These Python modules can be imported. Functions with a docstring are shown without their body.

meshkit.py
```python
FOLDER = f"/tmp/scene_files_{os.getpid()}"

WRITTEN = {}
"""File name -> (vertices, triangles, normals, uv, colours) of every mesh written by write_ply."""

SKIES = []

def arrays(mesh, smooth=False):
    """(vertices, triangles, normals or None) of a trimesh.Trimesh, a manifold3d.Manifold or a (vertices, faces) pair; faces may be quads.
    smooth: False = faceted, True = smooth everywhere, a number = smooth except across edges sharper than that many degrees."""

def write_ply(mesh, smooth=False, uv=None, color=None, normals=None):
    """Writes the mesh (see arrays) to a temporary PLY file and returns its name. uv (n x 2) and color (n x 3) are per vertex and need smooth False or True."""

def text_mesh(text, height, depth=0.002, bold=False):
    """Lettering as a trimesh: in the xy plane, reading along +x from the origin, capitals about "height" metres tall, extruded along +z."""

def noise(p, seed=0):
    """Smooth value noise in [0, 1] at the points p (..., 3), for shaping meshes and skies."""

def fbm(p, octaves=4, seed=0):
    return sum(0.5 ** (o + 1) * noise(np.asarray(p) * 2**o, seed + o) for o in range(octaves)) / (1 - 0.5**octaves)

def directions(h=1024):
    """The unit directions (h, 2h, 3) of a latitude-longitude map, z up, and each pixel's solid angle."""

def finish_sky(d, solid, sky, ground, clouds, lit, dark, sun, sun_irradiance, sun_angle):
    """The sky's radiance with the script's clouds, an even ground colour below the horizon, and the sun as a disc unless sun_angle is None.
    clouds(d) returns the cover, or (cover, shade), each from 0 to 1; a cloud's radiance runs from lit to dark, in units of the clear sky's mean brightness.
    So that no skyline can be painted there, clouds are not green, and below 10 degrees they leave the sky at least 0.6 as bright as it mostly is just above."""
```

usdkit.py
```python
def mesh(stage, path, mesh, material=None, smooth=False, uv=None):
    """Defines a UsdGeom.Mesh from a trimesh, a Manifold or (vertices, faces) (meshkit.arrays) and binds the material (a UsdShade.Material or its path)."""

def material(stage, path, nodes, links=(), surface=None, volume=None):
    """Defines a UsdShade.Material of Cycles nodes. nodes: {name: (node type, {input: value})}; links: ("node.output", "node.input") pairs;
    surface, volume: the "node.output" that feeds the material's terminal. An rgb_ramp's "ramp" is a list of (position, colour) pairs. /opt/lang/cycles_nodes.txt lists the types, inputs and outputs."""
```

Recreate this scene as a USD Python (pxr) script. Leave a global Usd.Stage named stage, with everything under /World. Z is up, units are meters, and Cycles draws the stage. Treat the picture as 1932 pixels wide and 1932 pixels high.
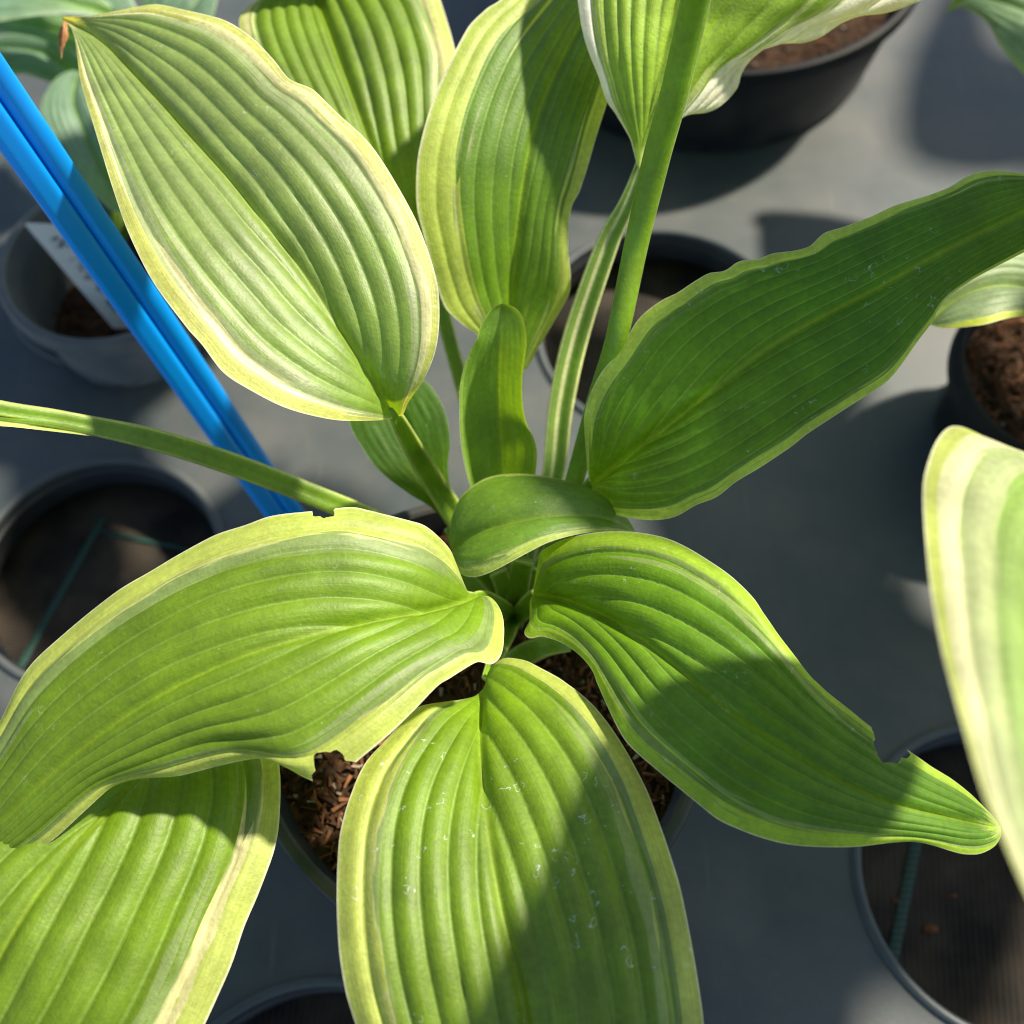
import math, random, numpy as np, trimesh, usdkit, meshkit
from scipy.ndimage import gaussian_filter, gaussian_filter1d
from scipy.interpolate import Akima1DInterpolator, PchipInterpolator
from pxr import Usd, UsdGeom, UsdLux, UsdShade, Gf, Sdf, Vt

stage = Usd.Stage.CreateInMemory()
UsdGeom.SetStageUpAxis(stage, 'Z')
UsdGeom.SetStageMetersPerUnit(stage, 1.0)
stage.SetDefaultPrim(UsdGeom.Xform.Define(stage, '/World').GetPrim())
random.seed(7)
rng = np.random.default_rng(7)

# ------------------------------------------------------------------ camera, sky, sun, exposure
CAM_H, PITCH, FPX = 0.55, math.radians(27), 2090.0           # metres above the tray, angle from straight down
EXPOSURE = 0.82
SUN_TO = np.array([0.80, 0.48, 1.05]); SUN_TO /= np.linalg.norm(SUN_TO)
SUN_INT, SKY = 1.2, 0.082
cam = UsdGeom.Camera.Define(stage, '/World/Camera')
cam.CreateHorizontalApertureAttr(36.0); cam.CreateVerticalApertureAttr(36.0)
cam.CreateFocalLengthAttr(36.0 * FPX / 1932)
cam.CreateClippingRangeAttr(Gf.Vec2f(0.01, 100))
cam.CreateFStopAttr(8.0); cam.CreateFocusDistanceAttr(0.36)
cam.CreateExposureAttr(EXPOSURE)
UsdGeom.Xformable(cam).AddTranslateOp().Set(Gf.Vec3d(0, 0, CAM_H))
UsdGeom.Xformable(cam).AddRotateXOp().Set(math.degrees(PITCH))

elev, rot = math.asin(SUN_TO[2]), math.atan2(SUN_TO[0], SUN_TO[1])
sky_m = usdkit.material(stage, '/World/Looks/sky', {
    's': ('sky_texture', {'sky_type': 'single_scattering', 'sun_disc': False, 'sun_elevation': elev, 'sun_rotation': rot}),
    'b': ('background_shader', {'strength': SKY})}, [('s.color', 'b.color')], surface='b.background')
dome = UsdLux.DomeLight.Define(stage, '/World/sky')
UsdShade.MaterialBindingAPI.Apply(dome.GetPrim()).Bind(sky_m)
dome.GetPrim().SetCustomDataByKey('kind', 'structure')
sun = UsdLux.DistantLight.Define(stage, '/World/sun')
sun.CreateNormalizeAttr(True); sun.CreateIntensityAttr(SUN_INT); sun.CreateAngleAttr(3.0); sun.CreateColorAttr(Gf.Vec3f(1.0, 0.90, 0.74))
q = trimesh.geometry.align_vectors([0, 0, 1], SUN_TO)
UsdGeom.Xformable(sun).AddTransformOp().Set(Gf.Matrix4d(*q.T.ravel().tolist()))

# ------------------------------------------------------------------ helpers
FW = np.array([0, math.sin(PITCH), -math.cos(PITCH)]); UP = np.array([0, math.cos(PITCH), math.sin(PITCH)])
EYE = np.array([0, 0, CAM_H])


def at(x, y, z):
    """The point at height z that is seen at x, y of the photograph (1932 wide)."""
    x, y, z = np.broadcast_arrays(np.asarray(x, float), y, z)
    d = FW + np.multiply.outer((x - 966) / FPX, [1, 0, 0]) + np.multiply.outer((966 - y) / FPX, UP)
    return EYE + d * ((z - CAM_H) / d[..., 2])[..., None]


used = {}


def free(parent, name):
    k = f'{parent}/{name}'
    n = used.get(k, -1) + 1
    used[k] = n
    return k if n == 0 else f'{k}_{n:03d}'


def tag(p, label=None, cat=None, group=None, kind=None):
    p = p.GetPrim() if hasattr(p, 'GetPrim') else p
    for k, v in (('label', label), ('category', cat), ('group', group), ('kind', kind)):
        if v:
            p.SetCustomDataByKey(k, v)
    return p


def thing(name, label, cat, loc=(0, 0, 0), group=None):
    x = UsdGeom.Xform.Define(stage, free('/World', name))
    x.AddTranslateOp().Set(Gf.Vec3d(*map(float, loc)))
    tag(x, label, cat, group)
    return str(x.GetPath()), np.array(loc, float)


def obj(name, mesh, mat, parent='/World', off=(0, 0, 0), smooth=35, prim=None):
    v, f, n = meshkit.arrays(mesh, smooth if prim is None else True)
    path = free(parent, name)
    m = usdkit.mesh(stage, path, (v - np.asarray(off), f), M[mat] if isinstance(mat, str) else mat, smooth=(False if prim is None else True))
    if prim is None and n is not None:
        m.CreateNormalsAttr(Vt.Vec3fArray.FromNumpy(n.astype(np.float32))); m.SetNormalsInterpolation('vertex')
    if prim:
        for k, a in prim.items():
            pv = UsdGeom.PrimvarsAPI(m).CreatePrimvar(k, Sdf.ValueTypeNames.Float3Array, 'vertex')
            pv.Set(Vt.Vec3fArray.FromNumpy(np.asarray(a, np.float32)))
    return path


def lathe(profile, n=96):
    return trimesh.creation.revolve(np.asarray(profile, float), sections=n)


def cat(ms):
    return trimesh.util.concatenate(ms)


M = {}


def mat(name, nodes, links, surface='p.BSDF'):
    M[name] = usdkit.material(stage, '/World/Looks/' + name, nodes, links, surface=surface)
    return M[name]


# ------------------------------------------------------------------ materials
def leaf_mat(name, dark=(0.132, 0.228, 0.003), mid=(0.205, 0.295, 0.075), yel=(0.40, 0.48, 0.085), cream=(0.60, 0.58, 0.28), k2=2.1, seed=0.0,
             jag=0.80, cin=0.62, spots=0.0, rough=0.54, trans=0.28, tcol=(2.2, 2.0, 0.2), vein=0.35, spec=0.7):
    n = {
        'a': ('attribute', {'attribute': 'lf'}), 'ax': ('separate_xyz', {}),
        'g': ('attribute', {'attribute': 'lg'}), 'gx': ('separate_xyz', {}),
        # jagged, vein-parallel cells that shift the border between the pigment zones
        'cv': ('vector_math', {'math_type': 'multiply_add', 'vector2': (3.4, 3.2, 1.0), 'vector3': (seed * 3.1 + 20, seed + 11, 0)}),
        'cv0': ('combine_xyz', {'z': 0.0}),
        'vor': ('voronoi_texture', {'dimensions': '2D', 'feature': 'f1', 'scale': 1.0, 'randomness': 1.0}),
        'vs': ('separate_color', {}),
        'nzv': ('vector_math', {'math_type': 'multiply_add', 'vector2': (0.9, 4.0, 1.0), 'vector3': (seed + 5, seed * 2 + 3, 0)}),
        'nz': ('noise_texture', {'dimensions': '2D', 'scale': 1.6, 'detail': 3.0}),
        'fine': ('noise_texture', {'dimensions': '3D', 'scale': 520.0, 'detail': 2.0}),
        'j1': ('math', {'math_type': 'multiply_add', 'value2': jag, 'value3': -0.5 * jag}),
        'j2': ('math', {'math_type': 'multiply_add', 'value2': 1.0 * jag, 'value3': -0.5 * jag}),
        'jj': ('math', {'math_type': 'add'}),
        'fj': ('math', {'math_type': 'multiply_add', 'value2': 0.10, 'value3': -0.05}),
        'jj2': ('math', {'math_type': 'add'}),
        'e': ('math', {'math_type': 'add'}),
        'z1': ('map_range', {'from_min': 0.94, 'from_max': 1.06, 'to_min': 1.0, 'to_max': 0.0, 'clamp': True}),
        'z2': ('map_range', {'from_min': k2 - 0.05, 'from_max': k2 + 0.05, 'to_min': 1.0, 'to_max': 0.0, 'clamp': True}),
        # cream streaks inside the yellow margin
        'st': ('map_range', {'from_min': cin, 'from_max': cin + 0.08, 'to_min': 0.0, 'to_max': 1.0, 'clamp': True}),
        'rim': ('map_range', {'from_min': 0.03, 'from_max': 0.09, 'to_min': 0.85, 'to_max': 0.0, 'clamp': True}),
        'vf': ('math', {'math_type': 'pingpong', 'value2': 0.5}),
        'vl': ('map_range', {'from_min': 0.03, 'from_max': 0.085, 'to_min': vein, 'to_max': 0.0, 'clamp': True}),
        'mr': ('map_range', {'from_min': 0.0004, 'from_max': 0.0015, 'to_min': 0.38, 'to_max': 0.0, 'clamp': True}),
        'mot': ('noise_texture', {'dimensions': '3D', 'scale': 60.0, 'detail': 4.0}),
        'motr': ('map_range', {'from_min': 0.3, 'from_max': 0.7, 'to_min': 0.82, 'to_max': 1.2, 'clamp': True}),
        'finr': ('map_range', {'from_min': 0.3, 'from_max': 0.7, 'to_min': 0.90, 'to_max': 1.10, 'clamp': True}),
        'lines': ('noise_texture', {'dimensions': '2D', 'scale': 1.0, 'detail': 2.0}),
        'linv': ('vector_math', {'math_type': 'multiply_add', 'vector2': (14.0, 8.0, 1.0), 'vector3': (seed, 0, 0)}),
        'linr': ('map_range', {'from_min': 0.3, 'from_max': 0.7, 'to_min': 0.93, 'to_max': 1.07, 'clamp': True}),
        'base': ('map_range', {'from_min': 0.0, 'from_max': 0.5, 'to_min': 0.6, 'to_max': 0.0, 'clamp': True}),
        'c0': ('mix_color', {'a': dark, 'b': (0.20, 0.37, 0.004)}),
        'c1': ('mix_color', {'b': mid}), 'cy': ('mix_color', {'a': yel, 'b': cream}), 'c2': ('mix_color', {}),
        'c3': ('mix_color', {'b': (0.66, 0.66, 0.46)}), 'c4': ('mix_color', {'b': (0.24, 0.38, 0.07)}), 'c5': ('mix_color', {'b': (0.30, 0.44, 0.03)}),
        'mm': ('math', {'math_type': 'multiply'}), 'mm2': ('math', {'math_type': 'multiply'}),
        'c6': ('vector_math', {'math_type': 'scale'}),
        'pos': ('geometry', {}),
        'sv': ('voronoi_texture', {'dimensions': '3D', 'feature': 'f1', 'scale': 210.0}),
        'sdn': ('noise_texture', {'dimensions': '3D', 'scale': 330.0, 'detail': 3.0}),
        'sdv': ('vector_math', {'math_type': 'multiply_add', 'vector2': (0.006, 0.006, 0.006)}),
        'svc': ('separate_color', {}),
        'sring': ('math', {'math_type': 'compare', 'value2': 0.33, 'value3': 0.022}),
        'spick': ('math', {'math_type': 'less_than', 'value2': 0.32}),
        'snz': ('noise_texture', {'dimensions': '3D', 'scale': 300.0, 'detail': 1.0}),
        'snr': ('math', {'math_type': 'greater_than', 'value2': 0.52}),
        'sreg': ('noise_texture', {'dimensions': '3D', 'scale': 22.0, 'detail': 1.0}),
        'srr': ('math', {'math_type': 'greater_than', 'value2': 0.5}),
        's1': ('math', {'math_type': 'multiply'}), 's2': ('math', {'math_type': 'multiply'}), 's3': ('math', {'math_type': 'multiply'}),
        's4': ('math', {'math_type': 'multiply', 'value2': spots}),
        'spk': ('voronoi_texture', {'dimensions': '3D', 'feature': 'f1', 'scale': 260.0}),
        'spd': ('math', {'math_type': 'less_than', 'value2': 0.07}),
        'spc': ('separate_color', {}), 'spp': ('math', {'math_type': 'less_than', 'value2': 0.12}),
        'sp1': ('math', {'math_type': 'multiply'}), 'sp2': ('math', {'math_type': 'multiply', 'value2': 0.35}), 'sa': ('math', {'math_type': 'maximum'}),
        'c7': ('mix_color', {'b': (0.72, 0.76, 0.74)}),
        'b': ('bump', {'strength': 0.30, 'distance': 0.0006}),
        'bh': ('math', {'math_type': 'multiply_add', 'value2': 0.9}),
        'lnw': ('math', {'math_type': 'multiply', 'value2': 0.35}),
        'fine2': ('noise_texture', {'dimensions': '3D', 'scale': 900.0, 'detail': 3.0}),
        'p': ('principled_bsdf', {'roughness': rough, 'specular_ior_level': spec}),
        'tc': ('vector_math', {'math_type': 'multiply', 'vector2': tcol}), 't': ('translucent_bsdf', {}), 'm': ('mix_closure', {'fac': trans}),
    }
    L = [('a.vector', 'ax.vector'), ('g.vector', 'gx.vector'), ('ax.x', 'cv0.x'), ('ax.y', 'cv0.y'), ('cv0.vector', 'cv.vector1'), ('cv.vector', 'vor.vector'),
         ('vor.color', 'vs.color'), ('cv0.vector', 'nzv.vector1'), ('nzv.vector', 'nz.vector'), ('vs.r', 'j1.value1'), ('nz.fac', 'j2.value1'), ('j1.value', 'jj.value1'),
         ('j2.value', 'jj.value2'), ('pos.position', 'fine.vector'), ('fine.fac', 'fj.value1'), ('jj.value', 'jj2.value1'), ('fj.value', 'jj2.value2'), ('ax.z', 'e.value1'), ('jj2.value', 'e.value2'),
         ('e.value', 'z1.value'), ('e.value', 'z2.value'), ('e.value', 'st.value'), ('ax.z', 'rim.value'), ('ax.x', 'vf.value1'), ('vf.value', 'vl.value'),
         ('gx.y', 'mr.value'), ('pos.position', 'mot.vector'), ('mot.fac', 'motr.value'), ('fine.fac', 'finr.value'), ('cv0.vector', 'linv.vector1'),
         ('linv.vector', 'lines.vector'), ('lines.fac', 'linr.value'), ('ax.y', 'base.value'), ('base.result', 'c0.fac'), ('c0.result', 'c1.a'), ('z2.result', 'c1.fac'),
         ('st.result', 'cy.fac'), ('c1.result', 'c4.a'), ('vl.result', 'c4.fac'), ('c4.result', 'c5.a'), ('mr.result', 'c5.fac'), ('c5.result', 'c2.a'), ('cy.result', 'c2.b'), ('z1.result', 'c2.fac'),
         ('c2.result', 'c3.a'), ('rim.result', 'c3.fac'), ('motr.result', 'mm.value1'), ('finr.result', 'mm.value2'), ('mm.value', 'mm2.value1'), ('linr.result', 'mm2.value2'),
         ('c3.result', 'c6.vector1'), ('mm2.value', 'c6.scale'),
         ('pos.position', 'sdn.vector'), ('sdn.color', 'sdv.vector1'), ('pos.position', 'sdv.vector3'), ('sdv.vector', 'sv.vector'), ('sv.distance', 'sring.value1'), ('sv.color', 'svc.color'), ('svc.r', 'spick.value1'), ('pos.position', 'snz.vector'), ('snz.fac', 'snr.value1'),
         ('pos.position', 'sreg.vector'), ('sreg.fac', 'srr.value1'), ('sring.value', 's1.value1'), ('spick.value', 's1.value2'), ('s1.value', 's2.value1'), ('snr.value', 's2.value2'),
         ('s2.value', 's3.value1'), ('srr.value', 's3.value2'), ('s3.value', 's4.value1'), ('pos.position', 'spk.vector'), ('spk.distance', 'spd.value1'), ('spk.color', 'spc.color'), ('spc.g', 'spp.value1'),
         ('spd.value', 'sp1.value1'), ('spp.value', 'sp1.value2'), ('sp1.value', 'sp2.value1'), ('sp2.value', 'sa.value1'), ('s4.value', 'sa.value2'),
         ('c6.vector', 'c7.a'), ('sa.value', 'c7.fac'), ('pos.position', 'fine2.vector'), ('fine2.fac', 'bh.value1'), ('lnw.value', 'bh.value3'), ('lines.fac', 'lnw.value1'), ('bh.value', 'b.height'),
         ('b.normal', 'p.normal'), ('b.normal', 't.normal'), ('c7.result', 'p.base_color'), ('c6.vector', 'tc.vector1'), ('tc.vector', 't.color'),
         ('p.BSDF', 'm.closure1'), ('t.BSDF', 'm.closure2')]
    return mat(name, n, L, 'm.closure')


def noisy(name, c1, c2, scale, rough=0.5, spec=0.5, bump=0.2, dist=0.001, detail=4.0, c3=None, s3=6.0, lo=0.35, hi=0.65):
    n = {'g': ('geometry', {}), 'n': ('noise_texture', {'scale': scale, 'detail': detail}), 'r': ('map_range', {'from_min': lo, 'from_max': hi, 'clamp': True}),
         'm': ('mix_color', {'a': c1, 'b': c2}), 'n3': ('noise_texture', {'scale': s3, 'detail': 5.0}), 'r3': ('map_range', {'from_min': 0.48, 'from_max': 0.72, 'clamp': True}),
         'm3': ('mix_color', {'b': c3 or c2}), 'b': ('bump', {'strength': bump, 'distance': dist}), 'p': ('principled_bsdf', {'roughness': rough, 'specular_ior_level': spec})}
    return mat(name, n, [('g.position', 'n.vector'), ('n.fac', 'r.value'), ('r.result', 'm.fac'), ('g.position', 'n3.vector'), ('n3.fac', 'r3.value'), ('r3.result', 'm3.fac'), ('m.result', 'm3.a'),
                         ('m3.result', 'p.base_color'), ('n.fac', 'b.height'), ('b.normal', 'p.normal')])


mat('tray_plastic', {
    'g': ('geometry', {}), 'n': ('noise_texture', {'scale': 11.0, 'detail': 6.0, 'roughness': 0.6}), 'r': ('map_range', {'from_min': 0.40, 'from_max': 0.68, 'clamp': True}),
    'm1': ('mix_color', {'a': (0.052, 0.067, 0.070), 'b': (0.098, 0.102, 0.097)}),
    # scratches and dried run marks
    'ms': ('mapping', {'rotation': (0, 0, 0.5), 'scale': (260.0, 12.0, 1.0)}), 'ns': ('noise_texture', {'scale': 1.0, 'detail': 2.0}), 'rs': ('map_range', {'from_min': 0.66, 'from_max': 0.74, 'to_max': 0.35, 'clamp': True}),
    'm2': ('mix_color', {'b': (0.17, 0.16, 0.145)}),
    # grit
    'v': ('voronoi_texture', {'scale': 420.0}), 'vd': ('math', {'math_type': 'less_than', 'value2': 0.17}), 'vc': ('separate_color', {}), 'vp': ('math', {'math_type': 'less_than', 'value2': 0.16}), 'vm': ('math', {'math_type': 'multiply'}),
    'vm2': ('math', {'math_type': 'multiply'}), 'm3': ('mix_color', {'b': (0.24, 0.15, 0.09)}),
    'fn': ('noise_texture', {'scale': 500.0, 'detail': 2.0}), 'b': ('bump', {'strength': 0.15, 'distance': 0.0006}), 'rr': ('map_range', {'to_min': 0.34, 'to_max': 0.62}), 'p': ('principled_bsdf', {'specular_ior_level': 0.5})},
    [('g.position', 'n.vector'), ('n.fac', 'r.value'), ('r.result', 'm1.fac'), ('g.position', 'ms.vector'), ('ms.vector', 'ns.vector'), ('ns.fac', 'rs.value'), ('m1.result', 'm2.a'), ('rs.result', 'm2.fac'),
     ('g.position', 'v.vector'), ('v.distance', 'vd.value1'), ('v.color', 'vc.color'), ('vc.r', 'vp.value1'), ('vd.value', 'vm.value1'), ('vp.value', 'vm.value2'), ('vm.value', 'vm2.value1'), ('r.result', 'vm2.value2'),
     ('m2.result', 'm3.a'), ('vm2.value', 'm3.fac'), ('m3.result', 'p.base_color'), ('g.position', 'fn.vector'), ('fn.fac', 'b.height'), ('b.normal', 'p.normal'), ('n.fac', 'rr.value'), ('rr.result', 'p.roughness')])
noisy('black_plastic', (0.004, 0.0055, 0.006), (0.008, 0.0095, 0.010), 60, rough=0.55, spec=0.15, bump=0.08, dist=0.0004, c3=(0.02, 0.02, 0.019), s3=25)
noisy('slate_plastic', (0.016, 0.024, 0.028), (0.026, 0.034, 0.038), 60, rough=0.42, bump=0.08, dist=0.0004, c3=(0.06, 0.055, 0.05), s3=30)
noisy('grey_plastic', (0.068, 0.080, 0.088), (0.090, 0.100, 0.104), 60, rough=0.4, bump=0.08, dist=0.0004, c3=(0.12, 0.115, 0.105), s3=30)
noisy('tray_black', (0.014, 0.016, 0.017), (0.022, 0.024, 0.024), 60, rough=0.45, bump=0.08, dist=0.0004, c3=(0.035, 0.034, 0.032), s3=20)
noisy('soil', (0.008, 0.005, 0.003), (0.06, 0.028, 0.012), 260, rough=0.9, spec=0.2, bump=0.9, dist=0.002, c3=(0.06, 0.035, 0.02), s3=60)
noisy('chip_dark', (0.03, 0.014, 0.007), (0.09, 0.04, 0.018), 200, rough=0.8, spec=0.2)
noisy('chip_red', (0.10, 0.040, 0.018), (0.24, 0.10, 0.042), 200, rough=0.8, spec=0.2)
noisy('chip_pale', (0.16, 0.12, 0.08), (0.34, 0.28, 0.22), 200, rough=0.8, spec=0.2)
noisy('stake_blue', (0.0, 0.26, 0.80), (0.0, 0.275, 0.84), 30, rough=0.36, spec=0.5, bump=0.03, dist=0.0003, c3=(0.0, 0.28, 0.84), s3=15)
noisy('label_white', (0.62, 0.63, 0.60), (0.68, 0.69, 0.66), 40, rough=0.5, bump=0.02, c3=(0.55, 0.55, 0.52))
noisy('ink', (0.06, 0.06, 0.06), (0.14, 0.14, 0.14), 300, rough=0.7)
noisy('dried', (0.28, 0.10, 0.02), (0.50, 0.30, 0.14), 180, rough=0.8, c3=(0.5, 0.2, 0.02), s3=60)
# woven ground cover: two crossing sets of flat tapes, brown dust between
mat('woven', {
    'g': ('geometry', {}), 'mp': ('mapping', {'rotation': (0, 0, 0.12)}),
    'w1': ('wave_texture', {'wave_type': 'bands', 'bands_direction': 'x', 'scale': 100.0, 'distortion': 0.6, 'detail': 1.0, 'detail_scale': 1.0}),
    'w2': ('wave_texture', {'wave_type': 'bands', 'bands_direction': 'y', 'scale': 170.0, 'distortion': 0.6, 'detail': 1.0, 'detail_scale': 1.0}),
    'mu': ('math', {'math_type': 'multiply'}), 'n': ('noise_texture', {'scale': 28.0, 'detail': 6.0}), 'nr': ('map_range', {'from_min': 0.38, 'from_max': 0.66, 'clamp': True}),
    'm1': ('mix_color', {'a': (0.007, 0.0065, 0.006), 'b': (0.050, 0.042, 0.034)}), 'm2': ('mix_color', {'b': (0.13, 0.10, 0.07)}), 'h': ('math', {'math_type': 'multiply', 'value2': 0.45}),
    'b': ('bump', {'strength': 0.6, 'distance': 0.0008}), 'p': ('principled_bsdf', {'roughness': 0.75, 'specular_ior_level': 0.25})},
    [('g.position', 'mp.vector'), ('mp.vector', 'w1.vector'), ('mp.vector', 'w2.vector'), ('w1.fac', 'mu.value1'), ('w2.fac', 'mu.value2'), ('mu.value', 'm1.fac'), ('g.position', 'n.vector'),
     ('n.fac', 'nr.value'), ('nr.result', 'h.value1'), ('h.value', 'm2.fac'), ('m1.result', 'm2.a'), ('m2.result', 'p.base_color'), ('mu.value', 'b.height'), ('b.normal', 'p.normal')])
mat('thread_green', {
    'g': ('geometry', {}), 'w1': ('wave_texture', {'wave_type': 'bands', 'bands_direction': 'y', 'scale': 95.0, 'distortion': 0.5}), 'm': ('mix_color', {'a': (0.007, 0.030, 0.024), 'b': (0.014, 0.080, 0.058)}),
    'p': ('principled_bsdf', {'roughness': 0.6})}, [('g.position', 'w1.vector'), ('w1.fac', 'm.fac'), ('m.result', 'p.base_color')])

# ------------------------------------------------------------------ setting: woven ground cover
ZG = -0.036
g = trimesh.creation.box([3.0, 3.0, 0.004]); g.apply_translation([0, 0.4, ZG - 0.002])
obj('ground', g, 'woven', smooth=False)
tag(stage.GetPrimAtPath('/World/ground'), 'woven brown-black weed control fabric under the tray', None, None, 'structure')


def strip(p, q, w):
    p, q = np.array(p), np.array(q); d = (q - p)[:2]; d /= np.linalg.norm(d); n = np.array([-d[1], d[0], 0]) * w / 2
    k = 40; t = np.linspace(0, 1, k)[:, None]; c = p + (q - p) * t
    h = np.array([0, 0, 0.0008])
    v = np.vstack([c - n, c + h, c + n]); f = []
    for i in range(k - 1):
        f += [[i, i + 1, k + i + 1, k + i], [k + i, k + i + 1, 2 * k + i + 1, 2 * k + i]]
    return v, np.array(f)[:, ::-1]


def ground_line(a, b, w=0.0055):
    p, q_ = at(*a, ZG + 0.001), at(*b, ZG + 0.001); d = q_ - p
    obj('marker_thread', strip(p - d * 0.02, q_ + d * 0.15, w), 'thread_green', '/World/ground', smooth=True)


ground_line((20, 1290), (172, 1015), 0.0042); ground_line((178, 1000), (345, 1035), 0.0026); ground_line((1735, 1560), (1660, 1930)); ground_line((1000, 870), (1070, 660), 0.005)

# ------------------------------------------------------------------ setting: pot tray with round holes
holes = [(185, 1072, .0645), (1908, 1655, .0705), (1252, 622, .074), (600, 2225, .075), (205, 540, .056), (2022, 730, .060)]
hc = [(at(x, y, 0.0)[:2], r) for x, y, r in holes]
from shapely.geometry import Point, box as sbox
plate = sbox(-1.0, -0.35, 1.0, 1.45)
for c, r in hc:
    plate = plate.difference(Point(*c).buffer(r + 0.0035, quad_segs=40))
tray, _ = thing('pot_tray', 'large smooth grey plastic tray with round holes beneath the potted hostas', 'tray')
sheet = trimesh.creation.extrude_polygon(plate, 0.0025, engine='earcut'); sheet.apply_translation([0, 0, -0.0025])
obj('top_sheet', sheet, 'tray_plastic', tray, smooth=False)
for c, r in hc:
    pr = [(r + .0037, 0.0006)] + [(r + .0035 - .0035 * math.sin(a), 0.0006 - 0.0035 * (1 - math.cos(a))) for a in np.linspace(0.15, math.pi / 2, 6)] + [(r + .0016, -0.021), (r + .0004, -0.022), (r - .0004, -0.021), (r - .0012, -0.006), (r + .0008, -0.0040), (r + .0036, -0.0023), (r + .0037, 0.0006)]
    w = lathe(pr[::-1], 128); w.apply_translation([*c, 0])
    tor = trimesh.creation.torus(r + .0030, .0024, major_sections=128, minor_sections=14); tor.vertices[:, 2] *= .8; tor.apply_translation([*c, .0006])
    obj('hole_lip', tor, 'tray_plastic', tray, smooth=60)
    obj('hole_collar', w, 'tray_black', tray)


# ------------------------------------------------------------------ pots and soil
def make_pot(center, R, base, z0, z1, m, label, lip=0.004, group=None):
    p, o = thing('plant_pot', label, 'pot', (*center, z0), group)
    h = z1 - z0
    body = [(0.0, 0.0), (base, 0.0), (base + .001, .002)] + [(base + (R - lip - base) * t, h * t) for t in np.linspace(0.05, 0.86, 8)]
    body += [(base + (R - lip - base) * .86 - .0022, h * .86)] + [(base + (R - lip - base) * t - .0022, h * t) for t in np.linspace(0.8, 0.03, 6)] + [(0, .003)]
    obj('body', lathe(body[::-1]), m, p)
    r0 = base + (R - lip - base) * .86 - .0002
    rim = [(r0 - .0022, h * .85), (r0 + .0024, h * .85), (R - .0006, h * .87), (R, h * .9), (R, h - .003), (R - .0008, h - .0008), (R - .0022, h), (R - .0042, h), (R - .0055, h - .001), (R - .006, h - .004), (r0 - .0022, h * .85)]
    obj('rim', lathe(rim[::-1]), m, p)
    return p


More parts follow.
